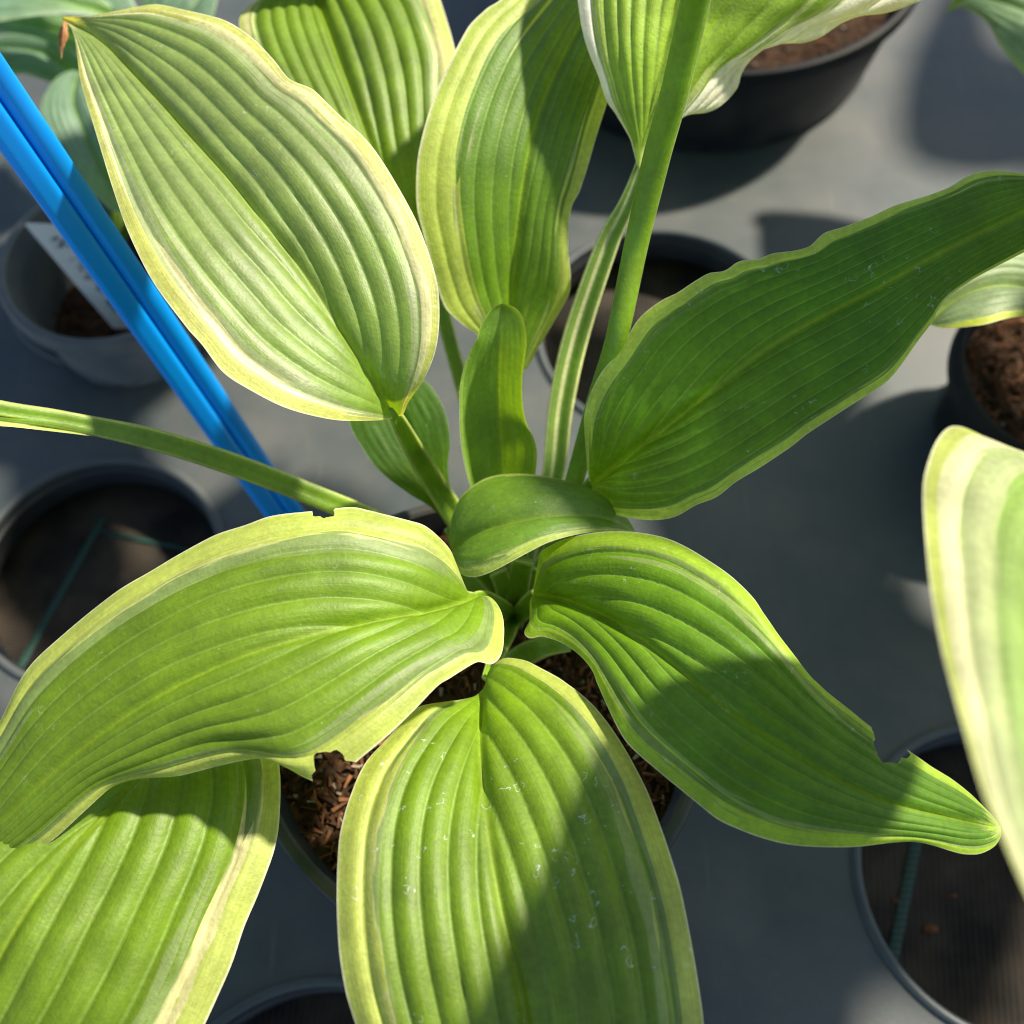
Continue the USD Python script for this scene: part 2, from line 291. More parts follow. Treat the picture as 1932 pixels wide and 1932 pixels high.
def make_soil(center, R, z, label, chips=900, seed=1, amp=0.006):
    r_ = np.random.default_rng(seed)
    n = 90
    a, rr = np.meshgrid(np.linspace(0, 2 * np.pi, n * 2, endpoint=False), np.linspace(0.0, 1, n) ** .6)
    x, y = R * rr * np.cos(a), R * rr * np.sin(a)
    P = np.stack([x, y, np.zeros_like(x)], -1)
    zz = z + amp * 2 * (meshkit.fbm(P * 60 + seed * 7, 4, seed) - .5) + amp * .8 * (meshkit.fbm(P * 350 + seed, 3, seed) - .5)
    P = np.stack([x + center[0], y + center[1], zz], -1).reshape(-1, 3)
    i, j = np.meshgrid(np.arange(n - 1), np.arange(2 * n), indexing='ij'); j2 = (j + 1) % (2 * n)
    f = np.stack([i * 2 * n + j, (i + 1) * 2 * n + j, (i + 1) * 2 * n + j2, i * 2 * n + j2], -1).reshape(-1, 4)
    s, o = thing('potting_soil', label, 'soil')
    stage.GetPrimAtPath(s).SetCustomDataByKey('kind', 'stuff')
    obj('surface', (P, f), 'soil', s, smooth=True)
    for mname, share in (('chip_dark', .6), ('chip_red', .27), ('chip_pale', .07)):
        ms = []
        for k in range(int(chips * share)):
            rad = R * .97 * math.sqrt(r_.random()); an = r_.random() * 6.283
            L_ = .0025 + .009 * r_.random() ** 2.2 if mname != 'chip_pale' else r_.uniform(.0012, .0035)
            b = trimesh.creation.box([L_, r_.uniform(.0005, .0018), r_.uniform(.0004, .0011)])
            b.vertices[:, 1] *= 1 - 0.6 * (b.vertices[:, 0] > 0); b.vertices[:, 2] += 3.0 * b.vertices[:, 0] ** 2 * r_.uniform(0, 8)
            b.apply_transform(trimesh.transformations.euler_matrix(r_.uniform(-.6, .6), r_.uniform(-.7, .7), r_.random() * 6.283))
            b.apply_translation([center[0] + rad * math.cos(an), center[1] + rad * math.sin(an), z + r_.uniform(.0, .5) * amp])
            ms.append(b)
        obj('bark_fibre' if mname != 'chip_pale' else 'mineral_grain', cat(ms), mname, s, smooth=False)
    for ch in stage.GetPrimAtPath(s).GetChildren():
        ch.SetCustomDataByKey('kind', 'stuff')


c0 = at(903, 1322, .135)[:2]
make_pot(c0, .0900, .068, 0.0025, .135, 'slate_plastic', 'dark slate plastic pot holding the central variegated hosta')
make_soil(c0, .0835, .118, 'brown coir and bark potting mix in the central pot', 3000, 3)
cD = at(198, 485, .058)[:2]
make_pot(cD, .0610, .045, -0.034, .058, 'grey_plastic', 'small grey-rimmed pot with a white label behind the blue stake', lip=.005)
make_soil(cD, .0500, .004, 'soil sunk deep with few chips to stand for shade, in the grey-rimmed pot', 120, 5)  # set low and sparsely chipped so it looks shaded
cT = np.array([.131, .672])
make_pot(cT, .1425, .124, 0.0025, .082, 'black_plastic', 'wide black pot standing on the tray at the top edge, brown soil inside')
make_soil(cT, .130, .060, 'brown potting soil in the wide black pot at the top', 700, 6)
cE = at(2030, 700, .07)[:2]
make_pot(cE, .0620, .045, -0.034, .070, 'black_plastic', 'black pot of reddish soil at the right edge under the big leaf')
make_soil(cE, .0555, .056, 'reddish brown soil in the pot at the right edge', 700, 8)

# ------------------------------------------------------------------ leaves


def spl(pts, k):
    """Smooth curve through pts (n x d), resampled at k even steps of its length."""
    p = np.asarray(pts, float)
    c = np.r_[0, np.cumsum(np.linalg.norm(np.diff(p[:, :2], axis=0), axis=1) ** .75 + 1e-6)]
    f = Akima1DInterpolator(c, p) if len(p) > 3 else PchipInterpolator(c, p)
    q = f(np.linspace(0, c[-1], 600))
    s = np.r_[0, np.cumsum(np.linalg.norm(np.diff(q[:, :2], axis=0), axis=1))]
    return np.stack([np.interp(np.linspace(0, s[-1], k), s, q[:, i]) for i in range(q.shape[1])], 1)


def leaf(parent, m, mid, left, right, nv=8, ml=.16, mr=.16, dzl=0.004, dzr=0.004, bulge=0.10, corr=1.0, nt=240, nu=84, bites=(), label=None, cup=0.0, off=(0, 0, 0), groove=1.0, vc=0.55, vt=0.16):
    mid = np.asarray(mid, float)
    b, t_ = mid[0, :2], mid[-1, :2]
    mc = spl(mid, nt)
    T = np.linspace(0, 1, nt)
    Mw = at(mc[:, 0], mc[:, 1], mc[:, 2])
    halves, info = [], []
    env = np.sin(np.pi * np.clip(T, 0, 1)) ** .5
    for side, (edge, dz, mg) in enumerate(((left, dzl, ml), (right, dzr, mr))):
        e = spl([b, *edge, t_], nt)
        dzz = dz(T) if callable(dz) else dz * env
        E = at(e[:, 0], e[:, 1], mc[:, 2] + dzz)
        s = np.linspace(0, 1, nu + 1)
        D = E - Mw
        k_ = np.clip(np.minimum(T, 1 - T) / .16, 0, 1)[:, None]
        Ds = gaussian_filter1d(D, nt * .045, axis=0, mode='nearest'); Ds = D + (Ds - D) * k_
        G = Mw[:, None] + Ds[:, None] * s[None, :, None] + (D - Ds)[:, None] * (s[None, :, None] ** 4)
        hw = np.linalg.norm(E - Mw, axis=1)
        halves.append((G, hw, s, mg(T) if callable(mg) else np.full(nt, mg), E))
    # one grid from left edge to right edge
    G = np.concatenate([halves[0][0][:, :0:-1], halves[1][0]], 1)
    u = np.r_[-halves[0][2][:0:-1], halves[1][2]]
    hw = np.where(u[None, :] < 0, halves[0][1][:, None], halves[1][1][:, None])

    def normals(G):
        dt = np.gradient(G, axis=0); du = np.gradient(G, axis=1)
        n = np.cross(du, dt); l = np.linalg.norm(n, axis=-1, keepdims=True)
        n = n / np.maximum(l, 1e-12)
        if np.mean(np.sum(n * (EYE - G), -1)) < 0:
            n = -n
        return n
    N = normals(G)
    nm = N.mean((0, 1)); nm /= np.linalg.norm(nm)
    bad = np.sum(N * nm, -1) < 0.15
    N[bad] = nm
    N = gaussian_filter(N, (6, 8, 0), mode='nearest'); N /= np.maximum(np.linalg.norm(N, axis=-1, keepdims=True), 1e-9)
    au = np.abs(u)[None, :]
    w = au + vc * np.exp(-T[:, None] / vt) * (1 - au)
    wv = w * nv
    amp = np.minimum(hw / nv * .24, .0030) * corr
    prof = np.abs(np.sin(np.pi * wv)) ** .75 - .55
    fade = np.clip((1 - au) / .12, 0.15, 1) * np.clip(T / .10, 0, 1)[:, None] * np.clip((1 - T) / .12, 0.1, 1)[:, None]
    dome = bulge * hw * 4 * au * (1 - au) + cup * hw * au ** 2
    rr = np.random.default_rng(int(abs(mid[0, 0] * 7 + mid[0, 1])) % 99999)
    wob = (meshkit.fbm(np.stack([np.broadcast_to(u, wv.shape) * 2.2, np.broadcast_to(T[:, None] * 4, wv.shape), np.full(wv.shape, rr.random() * 50)], -1), 3) - .5) * .10 * hw * np.clip((1 - au) * 4, 0, 1)
    gro = -.0013 * groove * np.exp(-(au * hw / .0022) ** 2) * np.clip(T / .05, 0, 1)[:, None]
    V = G + N * (dome + wob + amp * prof * fade * np.clip(hw / .006, 0, 1) + gro)[..., None]
    nn = len(u)
    mgw = np.where(u[None, :] < 0, halves[0][3][:, None], halves[1][3][:, None])
    eN = np.minimum((1 - au), (1 - T)[:, None] * 5 + .06) / np.maximum(mgw * np.ones_like(wv), 1e-6)
    sgn = np.sign(u)[None, :] + (u == 0)[None, :]
    lf = np.stack([wv * sgn, np.broadcast_to(T[:, None], wv.shape), eN], -1).reshape(-1, 3)
    lg = np.stack([np.broadcast_to(au, wv.shape), au * hw, hw], -1).reshape(-1, 3)
    V = V.reshape(-1, 3)
    i, j = np.meshgrid(np.arange(nt - 1), np.arange(nn - 1), indexing='ij')
    f = np.stack([i * nn + j, i * nn + j + 1, (i + 1) * nn + j + 1, (i + 1) * nn + j], -1).reshape(-1, 4)
    a = V[f]
    fn = np.cross(a[:, 2] - a[:, 0], a[:, 3] - a[:, 1])
    if np.sum(fn * (EYE - a.mean(1))) < 0:
        f = f[:, ::-1]
    f = np.vstack([f[:, [0, 1, 2]], f[:, [0, 2, 3]]])
    # insect bites: open the sheet inside a ragged circle and lay the cut on its edge
    for bx, by, bz, br in bites:
        C = at(bx, by, bz); C = V[np.argmin(np.linalg.norm(V - C, axis=1))] if br > 0 else C
        C = at(bx, by, C[2]); br = abs(br)
        d = V - C; d -= np.outer(d @ nm, nm); r = np.linalg.norm(d, axis=1)
        e1 = np.cross(nm, [1, 0, 0]); e1 /= np.linalg.norm(e1); e2 = np.cross(nm, e1)
        an = np.arctan2(d @ e1, d @ e2)
        R_ = br * (1 + .13 * np.sin(3 * an + bx) + .09 * np.sin(7 * an + by) + .02 * np.sin(17 * an))
        ins = r < R_
        fi = ins[f]
        f = f[~fi.all(1)]
        edge = np.unique(f[ins[f]]) if ins[f].any() else []
        for k in edge:
            V[k] += d[k] / max(r[k], 1e-9) * (R_[k] - r[k])
        if len(edge):
            lf[edge, 2] = 0.0
    # keep only the vertices in use
    keep, inv = np.unique(f, return_inverse=True)
    V, lf, lg, f = V[keep], lf[keep], lg[keep], inv.reshape(f.shape)
    path = obj('leaf', (V, f), m, parent, off=off, prim={'lf': lf, 'lg': lg})
    if label:
        stage.GetPrimAtPath(path).SetCustomDataByKey('label', label)
    return path


def stalk(parent, name, m, pts, widths, flat=0.8, channel=0.35, n=90, off=(0, 0, 0), label=None, edge=.2, stripe=False):
    """A leaf stalk: a solid tapering rod, half round below and channelled along its upper side. pts: (x, y, z) seen points, widths in photograph pixels."""
    p = np.asarray(pts, float)
    c = spl(np.c_[p, widths], n)
    C = at(c[:, 0], c[:, 1], c[:, 2])
    depth = (C - EYE) @ FW
    R = c[:, 3] / FPX * depth / 2
    tg = np.gradient(C, axis=0); tg /= np.linalg.norm(tg, axis=1, keepdims=True)
    view = EYE - C; view /= np.linalg.norm(view, axis=1, keepdims=True)
    sd = np.cross(tg, view); sd /= np.linalg.norm(sd, axis=1, keepdims=True)
    upn = np.cross(sd, tg)
    k = 28
    a = np.linspace(0, 2 * np.pi, k, endpoint=False)
    px_, py_ = np.cos(a), np.sin(a) * flat
    py_ = np.where(py_ > 0, py_ * (1 - channel * 2.0 * (1 - np.abs(px_)) ** .8), py_)
    V = C[:, None] + R[:, None, None] * (px_[None, :, None] * sd[:, None] + py_[None, :, None] * upn[:, None])
    V = V.reshape(-1, 3)
    i, j = np.meshgrid(np.arange(n - 1), np.arange(k), indexing='ij'); j2 = (j + 1) % k
    f = np.stack([i * k + j, i * k + j2, (i + 1) * k + j2, (i + 1) * k + j], -1).reshape(-1, 4)
    f = np.vstack([f[:, [0, 1, 2]], f[:, [0, 2, 3]], [[0, q_ + 1, q_] for q_ in range(1, k - 1)], [[(n - 1) * k, (n - 1) * k + q_, (n - 1) * k + q_ + 1] for q_ in range(1, k - 1)]])
    eN = (np.minimum(1 - np.abs(px_), np.abs(px_ - .15) * 1.1 + .02) if stripe else 1 - np.abs(px_)) / edge
    lf = np.stack([np.broadcast_to(px_ * 4, (n, k)), np.broadcast_to(np.linspace(.3, .9, n)[:, None], (n, k)), np.broadcast_to(eN, (n, k))], -1).reshape(-1, 3)
    lg = np.full_like(lf, 0.01)
    mesh = trimesh.Trimesh(V, f, process=False)
    if mesh.volume < 0:
        f = f[:, ::-1]
    path = obj(name, (V, f), m, parent, off=off, prim={'lf': lf, 'lg': lg})
    if label:
        stage.GetPrimAtPath(path).SetCustomDataByKey('label', label)
    return path


LM = lambda s, **k: leaf_mat(f'hosta_leaf_{s}', seed=float(s), **k)
stem_m = leaf_mat('hosta_stalk', dark=(0.16, 0.29, 0.012), mid=(0.18, 0.32, 0.02), yel=(0.34, 0.44, 0.07), cream=(0.46, 0.52, 0.16), seed=31, vein=0.0, trans=.2, rough=.4)
scape_m = leaf_mat('hosta_scape', dark=(0.20, 0.36, 0.010), mid=(0.20, 0.36, 0.01), yel=(0.20, 0.36, 0.012), cream=(0.22, 0.38, 0.02), seed=33, vein=0.0, trans=.2, rough=.38)
crown = at(965, 1165, .125)
hosta, HO = thing('hosta_plant', 'central hosta with broad ribbed green leaves edged in yellow and cream', 'plant', crown)
CR = (965, 1165, .122)

# upper left leaf, greens paled to stand in for its waxy sheen
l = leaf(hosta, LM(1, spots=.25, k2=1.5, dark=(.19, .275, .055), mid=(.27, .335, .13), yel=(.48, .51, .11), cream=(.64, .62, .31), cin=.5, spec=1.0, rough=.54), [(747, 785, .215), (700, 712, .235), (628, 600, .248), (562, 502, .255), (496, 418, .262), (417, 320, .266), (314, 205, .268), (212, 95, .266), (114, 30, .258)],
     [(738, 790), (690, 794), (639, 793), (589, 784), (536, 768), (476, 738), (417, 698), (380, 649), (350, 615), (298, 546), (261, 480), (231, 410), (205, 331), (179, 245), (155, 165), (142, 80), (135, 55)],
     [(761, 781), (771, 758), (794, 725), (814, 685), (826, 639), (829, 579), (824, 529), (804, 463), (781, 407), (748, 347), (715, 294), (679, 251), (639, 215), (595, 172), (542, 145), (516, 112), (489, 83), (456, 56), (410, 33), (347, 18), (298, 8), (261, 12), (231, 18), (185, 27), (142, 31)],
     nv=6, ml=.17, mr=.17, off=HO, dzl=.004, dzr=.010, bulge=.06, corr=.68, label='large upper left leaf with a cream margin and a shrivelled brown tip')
stalk(l, 'petiole', stem_m, [(738, 768, .2205), (752, 795, .2135), (772, 832, .197), (815, 905, .165), (860, 975, .145), (930, 1090, .128), CR], [16, 30, 36, 42, 44, 40, 34], off=HO)
tip = at(118, 62, .252)
dr = trimesh.creation.icosphere(3, 1.0); v = dr.vertices
zt = v[:, 2]; rd = .0024 * (.35 + .65 * (zt + 1) / 2) * (1 + 1.1 * (meshkit.fbm(v * 2.6 + 9, 3) - .5)); tw = zt * 1.3
dr.vertices = np.c_[(v[:, 0] * np.cos(tw) - .5 * v[:, 1] * np.sin(tw)) * rd, (v[:, 0] * np.sin(tw) + .5 * v[:, 1] * np.cos(tw)) * rd, zt * .0070 + .0016 * np.sin(v[:, 0] * 3)]
dr.apply_transform(trimesh.transformations.euler_matrix(-.9, .25, 0)); dr.apply_translation(at(119, 72, .252))
obj('dried_tip', dr, 'dried', l, off=HO, smooth=True)

# leaf behind it
l = leaf(hosta, LM(2, k2=1.6), [(800, 470, .185), (755, 385, .20), (700, 275, .212), (655, 150, .218), (612, 30, .22), (580, -60, .215), (555, -140, .205)],
     [(780, 480), (720, 430), (610, 310), (530, 210), (480, 125), (455, 60), (452, 36), (468, 12), (500, -10), (540, -60)],
     [(812, 440), (838, 340), (853, 220), (860, 130), (859, 96), (844, 40), (831, 0), (790, -60), (690, -120)], nv=6, ml=.10, mr=.16, off=HO, bulge=.08, corr=1.0, label='leaf behind the upper left leaf, top cut by the frame')
stalk(l, 'petiole', stem_m, [(800, 475, .184), (830, 570, .165), (853, 660, .15), (885, 780, .14), (930, 1000, .128), CR], [26, 27, 28, 28, 30, 30], off=HO)

# upper middle leaf
l = leaf(hosta, LM(3, spots=.1, k2=1.12, dark=(.10, .21, .004), cin=.95, yel=(.40, .50, .08)), [(962, 720, .165), (963, 640, .180), (965, 569, .192), (973, 463, .212), (990, 331, .232), (1013, 231, .242), (1052, 132, .249), (1105, 30, .252), (1160, -60, .251), (1210, -130, .246)],
     [(950, 695), (904, 635), (870, 610), (837, 575), (818, 516), (791, 413), (785, 347), (791, 281), (808, 215), (827, 162), (857, 99), (880, 56), (917, 17), (943, 0), (990, -45), (1070, -100), (1150, -130)],
     [(978, 708), (990, 698), (1026, 639), (1052, 595), (1072, 559), (1077, 526), (1072, 463), (1079, 390), (1095, 357), (1109, 314), (1125, 258), (1145, 195), (1165, 120), (1185, 30), (1205, -50)],
     nv=6, ml=.36, mr=.22, off=HO, dzl=.012, dzr=-.008, bulge=.05, corr=.5, label='upright middle leaf with a broad yellow left margin')
stalk(l, 'petiole', stem_m, [(962, 720, .165), (960, 820, .15), (958, 950, .138), CR], [30, 32, 34, 34], off=HO)

# top right leaf, backlight put into its bright greens, with its long channelled stalk
l = leaf(hosta, LM(4, dark=(0.30, 0.46, 0.03), mid=(.46, .56, .16), cream=(.88, .86, .72), yel=(.86, .84, .66), k2=1.5, trans=.22, vein=.6), [(1206, 318, .240), (1222, 240, .252), (1245, 140, .266), (1275, 0, .282), (1310, -120, .292), (1370, -260, .298), (1440, -380, .298)],
     [(1200, 305), (1195, 285), (1185, 255), (1161, 215), (1145, 192), (1128, 142), (1112, 103), (1099, 60), (1092, 17), (1088, -20), (1095, -120), (1160, -250), (1290, -340)],
     [(1214, 300), (1235, 260), (1262, 230), (1293, 217), (1336, 212), (1366, 195), (1392, 165), (1400, 139), (1415, 116), (1442, 93), (1465, 83), (1518, 81), (1548, 71), (1591, 43), (1624, 31), (1673, 25), (1739, 0), (1790, -40), (1800, -120), (1700, -260), (1560, -350)],
     nv=7, ml=.14, mr=lambda T: .20 + .5 * np.exp(-T / .22), off=HO, dzl=.0, dzr=-.012, bulge=.09, corr=.8, vc=.3, label='raised upper right leaf with a wide white margin, backlit glow put into its bright green')
stalk(l, 'petiole', leaf_mat('hosta_petiole_striped', dark=(0.15, 0.30, 0.014), mid=(.20, .34, .05), yel=(.60, .66, .26), cream=(.66, .68, .38), seed=37, vein=.5, trans=.25, jag=.2),
      [(1212, 290, .2425), (1203, 330, .236), (1180, 390, .226), (1150, 450, .215), (1110, 560, .198), (1080, 660, .183), (1058, 770, .168), (1045, 890, .153), (1010, 1060, .135), (980, 1140, .126)], [16, 24, 32, 42, 48, 50, 48, 44, 40, 34], flat=.5, channel=.6, off=HO, edge=.2, stripe=True)
stalk(hosta, 'flower_stalk', scape_m, [(1345, -160, .355), (1312, 0, .328), (1275, 165, .302), (1238, 300, .279), (1203, 450, .254), (1163, 640, .230), (1125, 760, .205), (1086, 900, .175), (1030, 1080, .140), (985, 1150, .124)], [62, 58, 54, 52, 46, 42, 38, 36, 36, 34], flat=.95, channel=0, off=HO, label='thick smooth green flower stalk rising out of the top of the frame')

# big right leaf, some of its shade put into darker greens
l = leaf(hosta, LM(6, spots=.4, k2=1.35, spec=.45, dark=(0.070, 0.190, 0.005), mid=(.13, .25, .04), yel=(.40, .56, .08), cin=2), [(1116, 914, .185), (1200, 848, .205), (1293, 778, .222), (1380, 708, .236), (1468, 645, .247), (1560, 593, .256), (1657, 543, .263), (1780, 476, .270), (1932, 400, .272), (2040, 360, .268), (2120, 345, .26)],
     [(1109, 890), (1105, 844), (1102, 798), (1112, 748), (1135, 702), (1168, 662), (1181, 639), (1211, 595), (1251, 565), (1278, 552), (1313, 529), (1336, 516), (1366, 511), (1395, 493), (1432, 488), (1458, 478), (1498, 473), (1524, 466), (1558, 438), (1591, 428), (1640, 410), (1690, 387), (1756, 367), (1789, 354), (1822, 334), (1849, 324), (1888, 322), (1932, 327), (2000, 335), (2070, 345)],
     [(1119, 924), (1128, 937), (1155, 966), (1181, 976), (1234, 981), (1278, 973), (1313, 953), (1353, 937), (1392, 907), (1442, 877), (1491, 844), (1524, 818), (1574, 785), (1624, 753), (1667, 725), (1700, 689), (1733, 642), (1756, 612), (1773, 579), (1799, 552), (1855, 516), (1932, 476), (2020, 430), (2090, 380)],
     nv=7, ml=.14, mr=.10, off=HO, dzl=.006, dzr=-.010, bulge=.05, corr=.75, label='large right leaf, shade put into its dark green, running to the right edge of the frame')
stalk(l, 'petiole', stem_m, [(1120, 910, .184), (1100, 945, .170), (1060, 1010, .152), (1010, 1090, .135), CR], [30, 36, 38, 36, 34], off=HO)

# small upright young leaf
l = leaf(hosta, LM(7, k2=1.1, vein=.06, dark=(.15, .28, .03), mid=(.17, .30, .04), yel=(.22, .36, .05), cream=(.26, .40, .08)), [(955, 985, .15), (947, 915, .165), (945, 830, .183), (940, 740, .203), (942, 670, .220), (945, 610, .232), (947, 574, .236)],
     [(905, 960), (887, 918), (870, 837), (867, 771), (870, 715), (887, 662), (900, 639), (905, 619), (923, 588)], [(995, 960), (1011, 888), (1013, 851), (1006, 824), (993, 798), (985, 748), (986, 705), (993, 655), (993, 639), (986, 598), (970, 580)],
     nv=5, ml=.10, mr=.10, off=HO, dzl=.010, dzr=.010, bulge=-.10, corr=.2, groove=.3, nt=140, nu=50, label='small plain young leaf standing upright in the middle')
stalk(l, 'petiole', stem_m, [(955, 975, .151), (960, 1060, .138), CR], [70, 44, 40], off=HO)

# small curled leaf in front of it
l = leaf(hosta, LM(8, k2=1.3, dark=(.12, .24, .015), yel=(.35, .46, .06), cream=(.42, .52, .12), vein=.1, spots=.15), [(857, 1046, .178), (890, 1012, .190), (960, 988, .199), (1050, 974, .202), (1125, 975, .199), (1170, 988, .193), (1200, 1006, .185)],
     [(849, 1028), (848, 1003), (854, 970), (870, 937), (890, 918), (920, 901), (963, 894), (1003, 895), (1052, 903), (1102, 916), (1125, 929), (1168, 963)],
     [(860, 1066), (874, 1085), (920, 1082), (953, 1066), (1003, 1039), (1036, 1023), (1102, 1006), (1150, 1003)], nv=5, ml=.08, mr=.2, off=HO, dzl=-.012, dzr=.004, bulge=.14, corr=.12, groove=.25, nt=140, nu=50, vc=.3, label='small smooth leaf curled over the heart of the plant')
stalk(l, 'petiole', stem_m, [(862, 1050, .176), (905, 1078, .160), (945, 1120, .14), CR], [26, 34, 38, 36], off=HO)

# left leaf
l = leaf(hosta, LM(9, spots=.15, k2=1.75, cin=.9), [(902, 1126, .195), (880, 1134, .203), (804, 1153, .216), (720, 1168, .225), (639, 1183, .230), (562, 1203, .232), (480, 1230, .232), (380, 1270, .230), (280, 1322, .226), (180, 1390, .220), (90, 1465, .213), (0, 1555, .203), (-80, 1640, .192), (-150, 1715, .180)],
     [(895, 1118), (880, 1112), (867, 1079), (854, 1046), (824, 1009), (788, 986), (738, 973), (682, 959), (650, 957), (597, 963), (512, 973), (463, 990), (397, 1013), (331, 1049), (281, 1079), (215, 1119), (149, 1171), (99, 1214), (43, 1274), (0, 1359), (-50, 1450), (-110, 1580)],
     [(912, 1124), (927, 1128), (947, 1158), (951, 1201), (946, 1234), (930, 1252), (900, 1249), (884, 1257), (851, 1278), (827, 1293), (788, 1333), (738, 1382), (672, 1438), (635, 1470), (592, 1474), (569, 1465), (529, 1442), (479, 1432), (413, 1445), (347, 1462), (248, 1472), (198, 1495), (159, 1531), (116, 1571), (66, 1607), (0, 1640), (-70, 1680)],
     nv=6, ml=.22, mr=.17, off=HO, dzl=-.004, dzr=-.006, bulge=.09, corr=.8, nt=400, nu=120, bites=[(612, 962, .22, .0036), (633, 1466, .22, .0072)], label='broad left leaf with a wide yellow margin and two bites in its edge')
stalk(l, 'petiole', stem_m, [(895, 1128, .194), (920, 1130, .182), (950, 1150, .15), CR], [22, 30, 34, 34], off=HO)

# lower left leaf beneath it
l = leaf(hosta, LM(10, k2=1.5), [(352, 1385, .185), (300, 1430, .190), (245, 1484, .194), (170, 1565, .197), (90, 1665, .198), (15, 1780, .197), (-60, 1920, .193), (-115, 2060, .186), (-150, 2230, .175)],
     [(310, 1370), (200, 1360), (60, 1400), (-120, 1500), (-290, 1680), (-380, 1880), (-330, 2080)],
     [(380, 1366), (450, 1368), (505, 1398), (527, 1442), (529, 1508), (524, 1574), (509, 1630), (486, 1690), (463, 1743), (436, 1822), (407, 1888), (387, 1932), (345, 2005), (240, 2110), (60, 2190)],
     nv=6, ml=.12, mr=.15, off=HO, dzl=-.004, dzr=-.010, bulge=.06, corr=1.0, label='lower left leaf shaded along its top by the left leaf')
stalk(l, 'petiole', stem_m, [(360, 1378, .184), (500, 1310, .180), (700, 1240, .155), (860, 1190, .13), CR], [26, 28, 30, 32, 32], off=HO)

# bottom leaf
l = leaf(hosta, LM(11, spots=.75, k2=1.45, cin=.93), [(918, 1276, .180), (910, 1320, .190), (906, 1392, .202), (913, 1500, .212), (928, 1610, .218), (947, 1716, .221), (970, 1815, .220), (992, 1931, .215), (1008, 2050, .207), (1018, 2180, .196), (1020, 2310, .182)],
     [(914, 1296), (884, 1318), (844, 1323), (804, 1329), (766, 1352), (728, 1396), (692, 1435), (662, 1498), (646, 1551), (639, 1590), (635, 1690), (639, 1789), (652, 1872), (670, 1932), (710, 2040), (790, 2160), (900, 2265)],
     [(925, 1262), (943, 1245), (970, 1242), (1003, 1251), (1052, 1277), (1075, 1293), (1118, 1329), (1158, 1379), (1194, 1438), (1228, 1508), (1251, 1571), (1277, 1650), (1293, 1716), (1310, 1806), (1323, 1888), (1328, 1932), (1325, 2040), (1275, 2160), (1160, 2260)],
     nv=6, ml=.20, mr=.15, off=HO, dzl=-.004, dzr=-.004, bulge=.09, corr=1.0, label='broad bottom leaf with chalky water marks, cut by the bottom edge')
stalk(l, 'petiole', stem_m, [(918, 1280, .179), (935, 1240, .166), (955, 1195, .14), CR], [20, 30, 36, 34], off=HO)

# lower right leaf, darkened greens carry part of its shade
l = leaf(hosta, LM(12, spots=.3, k2=1.35, spec=.5, dark=(.085, .205, .002), yel=(.32, .50, .03), cream=(.52, .60, .12), cin=2), [(1006, 1122, .180), (1060, 1130, .193), (1140, 1162, .208), (1230, 1222, .220), (1330, 1303, .227), (1430, 1375, .229), (1524, 1433, .226), (1657, 1503, .219), (1789, 1540, .208), (1893, 1560, .196)],
     [(1008, 1100), (1013, 1070), (1018, 1046), (1036, 1031), (1069, 1016), (1118, 1005), (1168, 1002), (1218, 1006), (1278, 1023), (1336, 1056), (1386, 1092), (1425, 1132), (1442, 1158), (1472, 1201), (1505, 1244), (1531, 1277), (1548, 1293), (1591, 1329), (1657, 1381), (1713, 1415), (1756, 1445), (1799, 1472), (1839, 1505), (1865, 1531)],
     [(1000, 1135), (999, 1168), (992, 1200), (1026, 1201), (1062, 1214), (1095, 1238), (1118, 1267), (1128, 1293), (1155, 1353), (1181, 1399), (1218, 1435), (1278, 1485), (1343, 1538), (1392, 1564), (1458, 1587), (1524, 1597), (1624, 1597), (1673, 1591), (1716, 1588), (1756, 1594), (1806, 1609), (1839, 1612), (1872, 1600)],
     nv=5, ml=.19, mr=.19, off=HO, dzl=-.006, dzr=-.008, bulge=.10, corr=.8, nt=420, nu=130, bites=[(1682, 1403, .222, .0060)], label='lower right leaf tapering to a point, with a round bite in its upper edge')
stalk(l, 'petiole', stem_m, [(1012, 1122, .178), (1000, 1135, .165), (985, 1155, .14), CR], [26, 34, 36, 34], off=HO)
stalk(hosta, 'sheath', stem_m, [(1075, 1215, .150), (1020, 1222, .148), (975, 1245, .132), (945, 1275, .122)], [30, 42, 44, 30], off=HO)

# leaf behind the upper left leaf stalk, its shade put into dark colour
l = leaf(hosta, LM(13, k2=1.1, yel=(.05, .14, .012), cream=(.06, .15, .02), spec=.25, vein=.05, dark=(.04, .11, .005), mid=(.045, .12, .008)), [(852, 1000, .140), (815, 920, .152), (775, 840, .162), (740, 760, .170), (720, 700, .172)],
     [(811, 956), (765, 927), (712, 884), (679, 837), (659, 798), (665, 750), (690, 710)], [(856, 960), (845, 884), (849, 837), (843, 788), (824, 745), (801, 718), (760, 695)], nv=6, ml=.05, mr=.05, off=HO, bulge=.05, corr=.15, nt=140, nu=50, label='small leaf behind the upper left stalk, shade put into its dark colour')
stalk(l, 'petiole', stem_m, [(850, 995, .141), (890, 1070, .13), CR], [26, 34, 34], off=HO)

